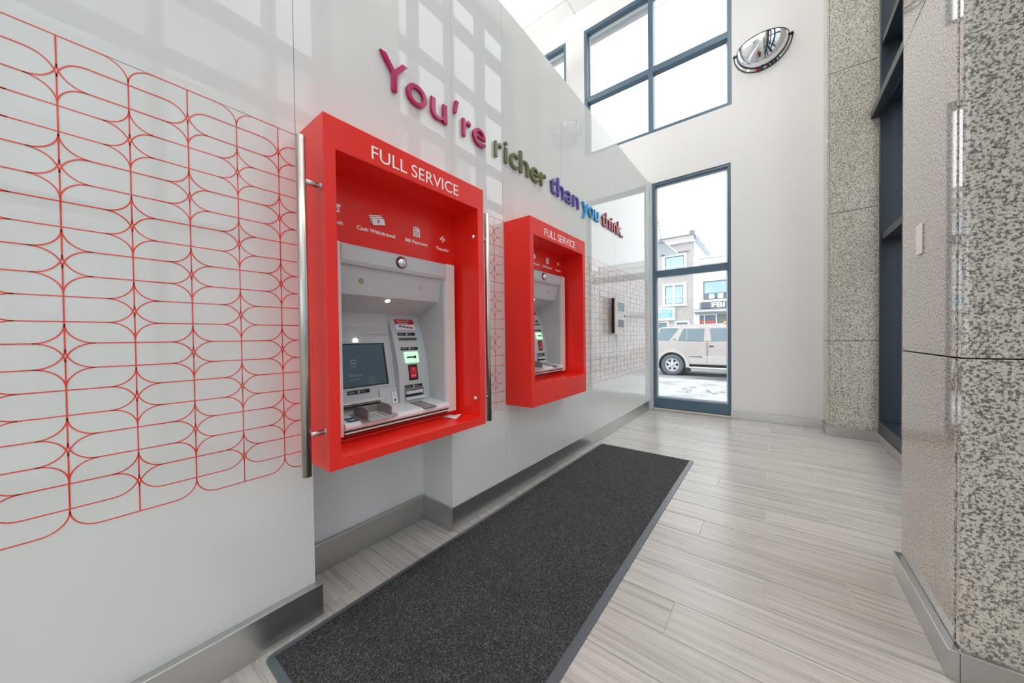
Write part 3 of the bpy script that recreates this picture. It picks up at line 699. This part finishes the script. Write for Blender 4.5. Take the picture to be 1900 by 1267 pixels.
# ------------------------------------------------------------------ slogan letters
LETTERS = [("You're", 'letter_magenta', 'magenta', [(1.040, 1.213), (1.207, 1.351), (1.385, 1.514), (1.576, 1.616), (1.656, 1.738), (1.758, 1.888)]),
    ('richer', 'letter_olive', 'olive green', [(1.998, 2.084), (2.117, 2.152), (2.184, 2.292), (2.320, 2.453), (2.482, 2.613), (2.643, 2.737)]),
    ('than', 'letter_purple', 'purple', [(2.813, 2.925), (2.947, 3.085), (3.115, 3.243), (3.278, 3.418)]),
    ('you', 'letter_blue', 'bright blue', [(3.505, 3.652), (3.664, 3.800), (3.825, 3.956)]),
    ('think.', 'letter_maroon', 'dark red', [(4.059, 4.160), (4.176, 4.313), (4.361, 4.402), (4.444, 4.576), (4.601, 4.742), (4.757, 4.811)]),
           ]
def slogan():
    z0 = 2.690; nth = ['first', 'second', 'third', 'fourth', 'fifth', 'sixth']
    for wd, mt, cn, ext in LETTERS:
        for k, (ch, (ya, yb)) in enumerate(zip(wd, ext)):
            b = MB()
            if ch == "'":
                b.prism([(ya, 2.806), (ya + .018, 2.806), (yb, 2.888), (ya + .012, 2.888)], 'x', GX + .004, GX + .026)
            else:
                vs, fs = text_geo(ch, .262, .016, -.001, .002)
                x0, x1 = min(v[0] for v in vs), max(v[0] for v in vs); sx = (yb - ya) / (x1 - x0)
                b.add([(GX + .014 + v[2], ya + (v[0] - x0) * sx, z0 + v[1]) for v in vs], fs)
            kind = 'apostrophe' if ch == "'" else 'full stop' if ch == '.' else ('capital letter ' if ch.isupper() else 'letter ') + ch
            o = b.build('wall_letter' if ch not in "'." else ('apostrophe' if ch == "'" else 'full_stop'), mt)
            tag(o, 'raised %s %s, %s character of the word %s on the glass wall' % (cn, kind, nth[k], wd.rstrip('.')), 'letter', 'raised letters of the wall slogan')
slogan()

# ------------------------------------------------------------------ wall phone
r = empty('wall_phone', (GX, 4.28, 1.31), 'beige and black wall phone on the patterned glass beside the street window', 'wall phone')
MB().box(GX + .001, -1.618, 4.392, 4.56, 1.33, 1.80).build('backbox', 'black_trim', r, bevel=.004)
b = MB(); b.box(-1.618, -1.596, 4.275, 4.612, 1.31, 1.818); fp = b.build('face_plate', 'atm_trim', r, bevel=.004)
MB().ring('x', -1.5965, -1.590, (4.322, 4.578, 1.605, 1.745), (4.335, 4.566, 1.618, 1.733)).build('screen_bezel', 'atm_trim', fp)
MB().box(-1.597, -1.594, 4.335, 4.566, 1.618, 1.733).build('screen', 'pane_dark', fp)
MB().box(-1.5965, -1.592, 4.335, 4.572, 1.40, 1.512).build('key_panel', 'lens_off', fp)
for k in range(4):
    for j in range(3): MB().box(-1.592, -1.588, 4.352 + .05 * k, 4.388 + .05 * k, 1.415 + .032 * j, 1.437 + .032 * j).build('key', 'atm_dark', fp)
MB().box(-1.5965, -1.590, 4.525, 4.565, 1.357, 1.366).build('card_slot', 'atm_black', fp)
b = MB(); b.tube([(-1.5965, 4.588, 1.56), (-1.589, 4.588, 1.56)], .012, 12); b.build('keyhole', 'atm_black', fp)
b = MB(); b.tube([(-1.5965, 4.43, 1.778), (-1.591, 4.43, 1.778)], .009, 12); b.build('screw', 'chrome', fp)

# ------------------------------------------------------------------ quarter-dome mirror on the end wall
mc = (-.112, EY, 5.482)
r = empty('dome_mirror', mc, 'quarter-dome convex safety mirror high on the end wall beside the high window', 'mirror')
R1 = .305; vs = []; fs = []; nu, nv = 40, 16
for i in range(nu + 1):
    th = math.pi * i / nu
    for j in range(nv + 1):
        ph = .5 * math.pi * j / nv
        # lower half turn on the wall, swelling out into the room
        vs.append((mc[0] + R1 * math.cos(th), mc[1] - .035 - .255 * math.sin(th) * math.sin(ph), mc[2] - R1 * math.sin(th) * math.cos(ph)))
for i in range(nu):
    for j in range(nv): fs.append((i * (nv + 1) + j, (i + 1) * (nv + 1) + j, (i + 1) * (nv + 1) + j + 1, i * (nv + 1) + j + 1))
b = MB(); b.add(vs, fs, 0, True); b.build('mirror_dome', 'chrome', r)
arc = lambda R, y, n=40: [(mc[0] + R * math.cos(math.pi * k / n), y, mc[2] - R * math.sin(math.pi * k / n)) for k in range(n + 1)]
b = MB(); A0, A1 = arc(R1, EY - .035), arc(.335, EY - .012); b.add(A0 + A1, [(k, k + 1, 42 + k, 41 + k) for k in range(40)], 0, True); o = b.build('flange', 'chrome', r, recalc=False)
MB().tube(arc(R1 + .004, EY - .034), .0045, 8).build('inner_rim', 'black_trim', r)
MB().tube(arc(.340, EY - .008), .0075, 8).build('outer_rim', 'black_trim', r)
MB().tube([(mc[0] + R1 * math.cos(math.pi * k / 40), EY - .035 - .257 * math.sin(math.pi * k / 40), mc[2] + .002) for k in range(41)], .005, 8).build('top_rim', 'black_trim', r)
for sx in (-1, 1): MB().box(mc[0] + sx * .325 - .03, mc[0] + sx * .325 + .03, EY - .04, EY, mc[2] - .006, mc[2] + .012).build('mounting_tab', 'black_trim', r, bevel=.002)
MB().box(mc[0] - .02, mc[0] + .02, EY - .03, EY, mc[2] - .345, mc[2] - .315).build('mounting_tab', 'black_trim', r, bevel=.002)

MR = bpy.data.objects['dome_mirror']; M2 = copy_tree(MR); M2.location = (.548, 2.33, 4.62); M2.rotation_euler = (0, 0, -math.pi / 2)
tag(M2, 'quarter-dome convex safety mirror on the near granite pillar, seen mirrored in the glass wall')

# blank plate on the pillar
r = empty('blank_wall_plate', (.55, 2.42, 1.73), 'white blanking plate screwed to the side of the near granite pillar', 'wall plate')
MB().box(.541, .5495, 2.385, 2.452, 1.66, 1.80).build('plate', 'white_vinyl', r, bevel=.004)
for z in (1.685, 1.776):
    b = MB(); b.tube([(.543, 2.418, z), (.539, 2.418, z)], .0035, 10); b.build('screw', 'aluminium', r)

# ------------------------------------------------------------------ floor mat
r = empty('floor_mat', (-1.13, 2.3, 0), 'long black entrance mat with rubber edging on the plank floor', 'mat')
def rr(x0, x1, y0, y1, R, n=6):
    o = []
    for cx, cy, t0 in ((x1 - R, y1 - R, 0), (x0 + R, y1 - R, 90), (x0 + R, y0 + R, 180), (x1 - R, y0 + R, 270)):
        o += [(cx + R * math.cos(math.radians(t0 + 90 * k / n)), cy + R * math.sin(math.radians(t0 + 90 * k / n))) for k in range(n + 1)]
    return o
MB().prism(rr(-1.636, -.632, .445, 3.85, .03), 'z', .0005, .005).build('rubber_border', 'rubber', r, bevel=.002)
# pile: fine grid with fuzzy height
b = MB(); x0, x1, y0, y1 = -1.612, -.672, .475, 3.83; nx, ny = 188, 670; vs = []
for j in range(ny + 1):
    for i in range(nx + 1):
        ed = i in (0, nx) or j in (0, ny)
        vs.append((x0 + (x1 - x0) * i / nx + (random.uniform(-.002, .002)), y0 + (y1 - y0) * j / ny + random.uniform(-.002, .002), .004 if ed else .0095 + random.uniform(-.0022, .0022)))
b.v = [Vector(v) for v in vs]; b.f = [[j * (nx + 1) + i, j * (nx + 1) + i + 1, (j + 1) * (nx + 1) + i + 1, (j + 1) * (nx + 1) + i] for j in range(ny) for i in range(nx)]
b.mi = [0] * len(b.f); b.sm = [True] * len(b.f); b.build('pile', 'mat_pile', r, recalc=False)

# ------------------------------------------------------------------ outside: street, car, buildings, canopy
GZ = -.165
structure(MB().box(-40, 60, -40, 60, GZ - .2, GZ).build('ground', 'snowy_asphalt'), 'snow-dusted street')
structure(MB().box(-40, 40, 6.45, 11.4, GZ, -.06).build('sidewalk', 'sidewalk'), 'pale sidewalk outside the window')
structure(MB().box(-40, 40, 21.0, 22.2, GZ, -.06).build('sidewalk_far', 'sidewalk'))
structure(MB().box(1.35, 6.0, -40, 6.4, GZ, -.06).build('sidewalk_side', 'sidewalk'))
def heap(name, cx, cy, rx, ry, h, label):
    b = MB(); n = 28; vs = []
    for i in range(n + 1):
        for j in range(n + 1):
            u, v = 2 * i / n - 1, 2 * j / n - 1; d = math.sqrt(u * u + v * v)
            z = h * max(0, 1 - d) ** .7 * (1 + .35 * math.sin(7 * u + 3 * v) * math.cos(5 * v)) if d < 1 else 0
            vs.append((cx + rx * u, cy + ry * v, -.062 + z))
    b.add(vs, [(i * (n + 1) + j, (i + 1) * (n + 1) + j, (i + 1) * (n + 1) + j + 1, i * (n + 1) + j + 1) for i in range(n) for j in range(n)], 0, True)
    tag(b.build(name, 'snow'), label, 'snow')
heap('snow_heap', -1.55, 9.15, .8, .42, .10, 'dirty low snow heap on the sidewalk outside the street window')

def car():
    Y = 13.2; r = empty('car', (-1.2, Y + .9, GZ), 'silver beige off-road car parked along the street outside', 'car')
    def arch(cx, cz, R, t0, t1, n=12): return [(cx + R * math.cos(math.radians(t0 + (t1 - t0) * k / n)), cz + R * math.sin(math.radians(t0 + (t1 - t0) * k / n))) for k in range(n + 1)]
    wc, fc, wz = -2.872, -.172, .215
    low = [(-3.55, .22)] + [(-3.42, .22)] + arch(wc, wz, .50, 178, 10) + [(-2.36, .25)] + [(-.70, .25)] + arch(fc, wz, .50, 176, 4) + [(.36, .22), (.92, .25), (1.0, .5), (.95, .80), (.10, .98), (-.35, 1.05), (-2.0, 1.05), (-3.52, 1.08), (-3.6, .7)]
    b = MB(); b.prism(low, 'y', Y, Y + 1.8); b.build('body', 'car_paint', r, bevel=.03, seg=3)
    top = [(-3.52, 1.06), (-3.34, 1.55), (-3.18, 1.585), (-1.0, 1.60), (-.75, 1.56), (-.25, 1.05)]
    b = MB(); n = len(top); ins = lambda z: .02 + .13 * (z - 1.05) / .55
    v = [(x, Y + ins(z), z) for x, z in top] + [(x, Y + 1.8 - ins(z), z) for x, z in top]
    b.add(v, [tuple(range(n))[::-1], tuple(range(n, 2 * n))] + [(i, (i + 1) % n, n + (i + 1) % n, n + i) for i in range(n)]); cabin = b.build('cabin', 'car_paint', r, bevel=.03, seg=3)
    def side_pane(pts, name='side_window', m='car_glass', lift=.012):
        q = MB(); n = len(pts)
        q.add([(x, Y + ins(z) - lift, z) for x, z in pts] + [(x, Y + ins(z) + .02, z) for x, z in pts], [tuple(range(n)), tuple(range(n, 2 * n))] + [(i, (i + 1) % n, n + (i + 1) % n, n + i) for i in range(n)])
        return q.build(name, m, cabin, bevel=.006)
    side_pane([(-3.42, 1.085), (-3.30, 1.52), (-3.26, 1.545), (-2.68, 1.53), (-2.98, 1.085)])
    side_pane([(-2.86, 1.10), (-2.815, 1.165), (-2.755, 1.175), (-2.745, 1.10)], 'vent_window')
    w = side_pane([(-2.67, 1.085), (-2.655, 1.16), (-2.54, 1.46), (-2.49, 1.515), (-1.85, 1.505), (-1.875, 1.055)])
    side_pane([(-2.405, 1.09), (-2.405, 1.505), (-2.388, 1.505), (-2.388, 1.09)], 'window_bar', 'car_clad', .018)
    side_pane([(-1.62, 1.05), (-1.69, 1.46), (-1.665, 1.505), (-1.02, 1.50), (-.85, 1.40), (-.55, 1.05)])
    for x0, x1, z0, z1 in ((-3.52, .85, .772, .784), ): MB().box(x0, x1, Y - .008, Y + .01, z0, z1).build('crease_line', 'car_clad', r)
    MB().box(-2.36, -.66, Y - .022, Y + .02, .27, .56).build('lower_cladding', 'car_clad', r, bevel=.012)
    MB().box(-1.764, -1.756, Y - .024, Y + .02, .30, 1.03).build('door_gap', 'car_under', r)
    b = MB(); b.box(-1.695, -1.565, Y - .02, Y + .01, .872, .912); b.build('door_handle', 'car_black', r, bevel=.008)
    b = MB(); b.text('PATHFINDER', .062, (-2.318, Y - .024, .505), (1, 0, 0), (0, 0, 1), .003, 0, .002, .42); b.build('badge', 'car_black', r)
    for cx in (wc, fc):
        b = MB(); A0 = arch(cx, wz, .565, 188, -8, 20); A1 = arch(cx, wz, .455, 188, -8, 20); n = 21
        b.add([(x, Y - .05, z) for x, z in A0] + [(x, Y - .05, z) for x, z in A1] + [(x, Y + .02, z) for x, z in A0] + [(x, Y + .25, z) for x, z in A1],
              [(k, k + 1, n + k + 1, n + k) for k in range(20)] + [(k, 2 * n + k, 2 * n + k + 1, k + 1) for k in range(20)] + [(n + k, n + k + 1, 3 * n + k + 1, 3 * n + k) for k in range(20)])
        b.build('wheel_arch', 'car_clad', r)
        MB().prism(arch(cx, wz, .50, 0, 345, 24), 'y', Y + .18, Y + .32).build('wheel_well', 'car_under', r)
        for yy, s in ((Y, 1), (Y + 1.55, 1)):
            b = MB(); b.lathe([(.235, .02), (.25, -.005), (.30, -.015), (.36, 0), (.382, .04), (.382, .20), (.36, .24), (.235, .23)], (cx, yy, wz), 'y', 36); ty = b.build('tyre', 'tyre', r)
            b = MB(); b.lathe([(.238, .015), (.225, .005), (.205, .012), (.20, .05), (0, .055)], (cx, yy, wz), 'y', 36); rim = b.build('rim', 'car_rim', ty)
            b = MB()
            for k in range(6):
                a = math.radians(60 * k + 30); d = (math.cos(a), math.sin(a)); n_ = (-d[1], d[0])
                q = [(.05, -.05), (.21, -.03), (.21, .03), (.05, .05)]
                P = [(cx + u * d[0] + v_ * n_[0], wz + u * d[1] + v_ * n_[1]) for u, v_ in q]; b.prism(P, 'y', yy + .012, yy + .05)
            b.build('spokes', 'car_rim', ty, bevel=.005)
            b = MB()
            for k in range(6):
                a = math.radians(60 * k); d = (math.cos(a), math.sin(a)); n_ = (-d[1], d[0]); q = [(.10, -.012), (.19, -.058), (.19, .058), (.10, .012)]
                b.prism([(cx + u * d[0] + v_ * n_[0], wz + u * d[1] + v_ * n_[1]) for u, v_ in q], 'y', yy + .045, yy + .052)
            b.build('rim_openings', 'car_under', ty)
            b = MB(); b.lathe([(0, .0), (.05, .004), (.058, .02), (.058, .05)], (cx, yy, wz), 'y', 20); b.build('hub_cap', 'car_rim', ty)
    b = MB(); b.tube([(-2.30, Y - .09, .15), (-.70, Y - .09, .13)], .035, 10); b.build('side_step', 'aluminium', r)
    MB().box(-3.40, -.6, Y + .15, Y + 1.65, .10, .26).build('underbody', 'car_under', r)
    MB().box(-2.42, -2.30, Y + .02, Y + .25, -.01, .24).build('front_mud_flap', 'car_black', r, bevel=.006)
    b = MB(); b.prism([(-3.40, .24), (-3.33, .30), (-3.28, .10), (-3.34, .07)], 'y', Y, Y + .25); b.build('rear_mud_flap', 'car_black', r)
    MB().box(-3.64, -3.45, Y + .05, Y + 1.75, .28, .52).build('rear_bumper', 'car_clad', r, bevel=.03)
    MB().box(.88, 1.06, Y + .05, Y + 1.75, .25, .55).build('front_bumper', 'car_clad', r, bevel=.03)
    for s in (.22, 1.58):
        b = MB(); b.tube([(-3.1, Y + s, 1.60), (-3.0, Y + s, 1.64), (-1.3, Y + s, 1.65), (-1.2, Y + s, 1.61)], .018, 8); b.build('roof_rail', 'car_clad', r)
    return r
car()

def sash(par, Yf, fr, inn, midz, midx, pane='pane_blue', mm='sash_white'):
    b = MB(); b.ring('y', Yf - .06, Yf + .02, fr, inn); w = b.build('window_frame', 'stone_trim', par)
    MB().box(fr[0] - .05, fr[1] + .05, Yf - .12, Yf, fr[2] - .06, fr[2]).build('window_sill', 'stone_trim', w)
    MB().box(inn[0], inn[1], Yf - .004, Yf + .01, inn[2], inn[3]).build('pane', pane, w)
    b = MB(); b.ring('y', Yf - .03, Yf - .004, inn, (inn[0] + .035, inn[1] - .035, inn[2] + .035, inn[3] - .035)); b.build('sash_line', 'line_grey', w)
    if midz: MB().box(inn[0], inn[1], Yf - .035, Yf - .004, midz - .035, midz + .035).build('sash_rail', mm, w)
    if midx: MB().box(midx - .05, midx + .05, Yf - .04, Yf - .004, inn[2], inn[3]).build('sash_post', mm, w)
    return w
def grey_building():
    Y = 22.0; r = empty('brick_building', (-7, Y, GZ), 'pale grey brick building across the street with a turquoise shop sign', 'building')
    MB().box(-13, -3.59, Y, Y + 9, GZ, 6.68).build('wall', 'grey_brick', r)
    b = MB(); b.box(-13, -3.58, Y - .05, Y + .35, 6.80, 7.10); b.build('parapet', 'grey_brick', r)
    MB().box(-13, -3.56, Y - .10, Y + .4, 7.09, 7.14).build('parapet_cap', 'slate_grey', r)
    MB().box(-13, -3.53, Y - .16, Y + .1, 6.68, 6.80).build('cornice', 'stone_trim', r)
    MB().box(-3.60, -3.55, Y + .1, Y + 9, GZ, 6.72).build('side_wall', 'white_stucco', r)
    MB().box(-3.72, -3.50, Y + .1, Y + 9, 6.72, 7.10).build('side_coping', 'slate_grey', r)
    for yy, m_ in ((Y - .06, 'slate_grey'), (Y + 1.7, 'cornice_grey'), (Y + 3.9, 'cornice_grey')):
        MB().box(-3.81, -3.55, yy, yy + .3, 7.10, 7.36).build('parapet_block', m_, r, bevel=.02)
    sash(r, Y, (-5.29, -3.956, 4.9, 6.11), (-5.14, -4.09, 5.02, 5.98), 5.36, None)
    MB().box(-5.4, -3.83, Y - .14, Y, 6.17, 6.24).build('window_hood', 'cornice_grey', r)
    sash(r, Y, (-5.29, -3.965, 3.06, 4.36), (-5.155, -4.15, 3.145, 4.235), 3.57, -4.66)
    sash(r, Y, (-7.6, -5.60, 3.06, 4.36), (-7.45, -5.75, 3.145, 4.235), 3.57, -6.6); sash(r, Y, (-7.6, -5.66, 4.9, 6.11), (-7.45, -5.8, 5.02, 5.98), 5.36, None)
    b = MB(); b.box(-7.2, -4.59, Y - .16, Y, 2.16, 2.94); sg = b.build('sign_board', 'white_stucco', r, bevel=.01)
    MB().box(-7.1, -4.715, Y - .165, Y - .155, 2.29, 2.83).build('sign_face', 'sign_cyan', sg)
    b = MB(); b.text('ESSENCE', .235, (-4.80, Y - .168, 2.615), (1, 0, 0), (0, 0, 1), .006, 0, .004, 1.10, 'r')
    b.text('Hair & Skin Clinic', .135, (-4.95, Y - .168, 2.46), (1, 0, 0), (0, 0, 1), .006, 0, .004, 1.25, 'r'); b.text('skin care, hair care, laser', .11, (-4.80, Y - .168, 2.325), (1, 0, 0), (0, 0, 1), .006, 0, .004, 1.4, 'r')
    b.build('sign_lettering', 'white_vinyl', sg)
    b = MB(); b.ring('y', Y - .06, Y + .02, (-4.62, -3.82, 1.0, 2.10), (-4.52, -3.92, 1.2, 2.02)); d = b.build('shop_door_frame', 'stone_trim', r); MB().box(-4.52, -3.92, Y - .01, Y + .01, 1.2, 2.02).build('pane', 'pane_dark', d)
    b = MB(); b.ring('y', Y - .06, Y + .02, (-8, -4.95, .4, 2.10), (-7.9, -5.05, .5, 2.04)); d = b.build('shop_window_frame', 'stone_trim', r); MB().box(-7.9, -5.05, Y - .01, Y + .01, .5, 2.04).build('pane', 'pane_dark', d)
grey_building()
def white_building():
    Y = 22.0; r = empty('white_building', (0, Y, GZ), 'white building across the street with a dark FBI shop sign', 'building')
    b = MB(); b.box(-3.55, 9, Y - .02, Y + 9, GZ, 5.64); b.build('wall', 'white_stucco', r)
    MB().box(-3.60, -3.29, Y - .10, Y, GZ, 5.8).build('pilaster', 'white_stucco', r, bevel=.01)
    MB().box(-3.30, 9, Y - .12, Y + .3, 5.62, 5.72).build('cornice', 'stone_trim', r); MB().box(-2.04, 6, Y - .1, Y + .25, 5.72, 5.98).build('parapet_step', 'white_stucco', r, bevel=.01)
    MB().box(-3.29, 9, Y - .045, Y, 5.25, 5.29).build('string_course', 'cornice_grey', r)
    w = sash(r, Y - .02, (-3.18, -.6, 3.17, 4.36), (-3.10, -.7, 3.25, 4.30), None, None, 'pane_blue')
    b = MB(); b.box(-3.05, -.75, Y - .05, Y - .025, 3.28, 3.62)
    wb = b.build('window_blind', 'pane_dark', w)
    for k in range(5): MB().box(-2.82 + .42 * k, -2.56 + .42 * k, Y - .06, Y - .045, 3.30, 3.58).build('blind_slat_panel', 'sash_white', wb)
    b = MB(); b.box(-3.21, -.8, Y - .20, Y - .02, 2.76, 3.13)
    for k in range(24): b.box(-3.20 + .1 * k, -3.17 + .1 * k, Y - .215, Y - .20, 2.77, 3.12)
    sg = b.build('shop_sign', 'sign_dark', r)
    b = MB(); b.text('FBI', .395, (-2.675, Y - .225, 2.80), (1, 0, 0), (0, 0, 1), .02, 0, .014, .63)
    for x0, x1 in ((-2.70, -2.53), (-2.10, -2.03)):
        b.box(x0, x1, Y - .235, Y - .215, 2.80, 2.835)
    for x0, x1 in ((-2.70, -2.56), (-2.12, -2.02)): b.box(x0, x1, Y - .235, Y - .215, 3.055, 3.09)
    b.build('sign_lettering', 'white_vinyl', sg)
    MB().box(-3.53, 6, Y - .35, Y, 2.66, 2.72).build('canopy_top', 'cornice_grey', r); MB().box(-3.53, 6, Y - .32, Y, 2.50, 2.58).build('canopy_band', 'slate_grey', r); MB().box(-3.53, 6, Y - .33, Y, 2.58, 2.66).build('canopy_face', 'white_stucco', r)
    b = MB(); b.ring('y', Y - .08, Y + .02, (-3.52, -2.44, .5, 2.42), (-3.46, -2.50, .56, 2.38)); d = b.build('shop_front', 'sash_white', r)
    MB().box(-3.46, -2.50, Y - .03, Y - .015, .56, 2.38).build('pane', 'pane_dark', d); MB().box(-3.07, -3.03, Y - .09, Y - .02, .56, 2.38).build('mullion', 'sash_white', d)
    for x0, x1 in ((-3.28, -3.08), (-2.98, -2.54)): MB().box(x0, x1, Y - .06, Y - .031, 1.95, 2.07).build('window_poster', 'shop_red', d)
    b = MB(); b.box(-2.44, -1.2, Y - .06, Y + .02, GZ, 2.42); b.build('shop_entrance', 'door_dark', r)
    o = MB(); o.lathe([(0, -.07), (.04, -.05), (.055, 0), (.04, .05), (0, .07)], (-2.03, Y - .30, 1.95), 'z', 16); o.build('entrance_lamp', 'street_lamp_orange', r)
white_building()
# block on the side street, seen only in reflections
r = empty('office_building', (20, 5, GZ), 'grey office block on the side street mirrored in the glass wall', 'building')
MB().box(18, 26, -14, 22, GZ, 17).build('wall', 'office_wall', r)
for i in range(9):
    for k in range(4):
        MB().box(17.93, 18.0, -12.5 + 3.8 * i, -10.6 + 3.8 * i, 2.4 + 3.6 * k, 4.7 + 3.6 * k).build('window', 'office_pane', r)

r = empty('glass_canopy', (-3, 6.46, 2.95), 'frosted glass canopy held by a rod outside the street window', 'canopy')
MB().box(-4.6, -1.515, 6.455, 7.62, 2.945, 2.965).build('glass_sheet', 'frosted_canopy', r, bevel=.003)
b = MB(); b.tube([(-1.785, 7.46, 2.968), (-1.66, 6.46, 3.62)], .006, 8); rod = b.build('tie_rod', 'bronze_frame', r)
MB().tube([(-1.785, 7.46, 2.93), (-1.785, 7.46, 2.975)], .035, 14).build('rod_fitting', 'slate_grey', rod)
MB().box(-4.6, -1.515, 6.45, 6.475, 2.94, 2.97).build('wall_rail', 'aluminium', r)
b = MB(); b.box(-6.5, -1.95, 6.55, 7.2, 7.79, 8.0); structure(b.build('trim_3', 'cornice_grey'), 'overhanging roof edge outside the high window')
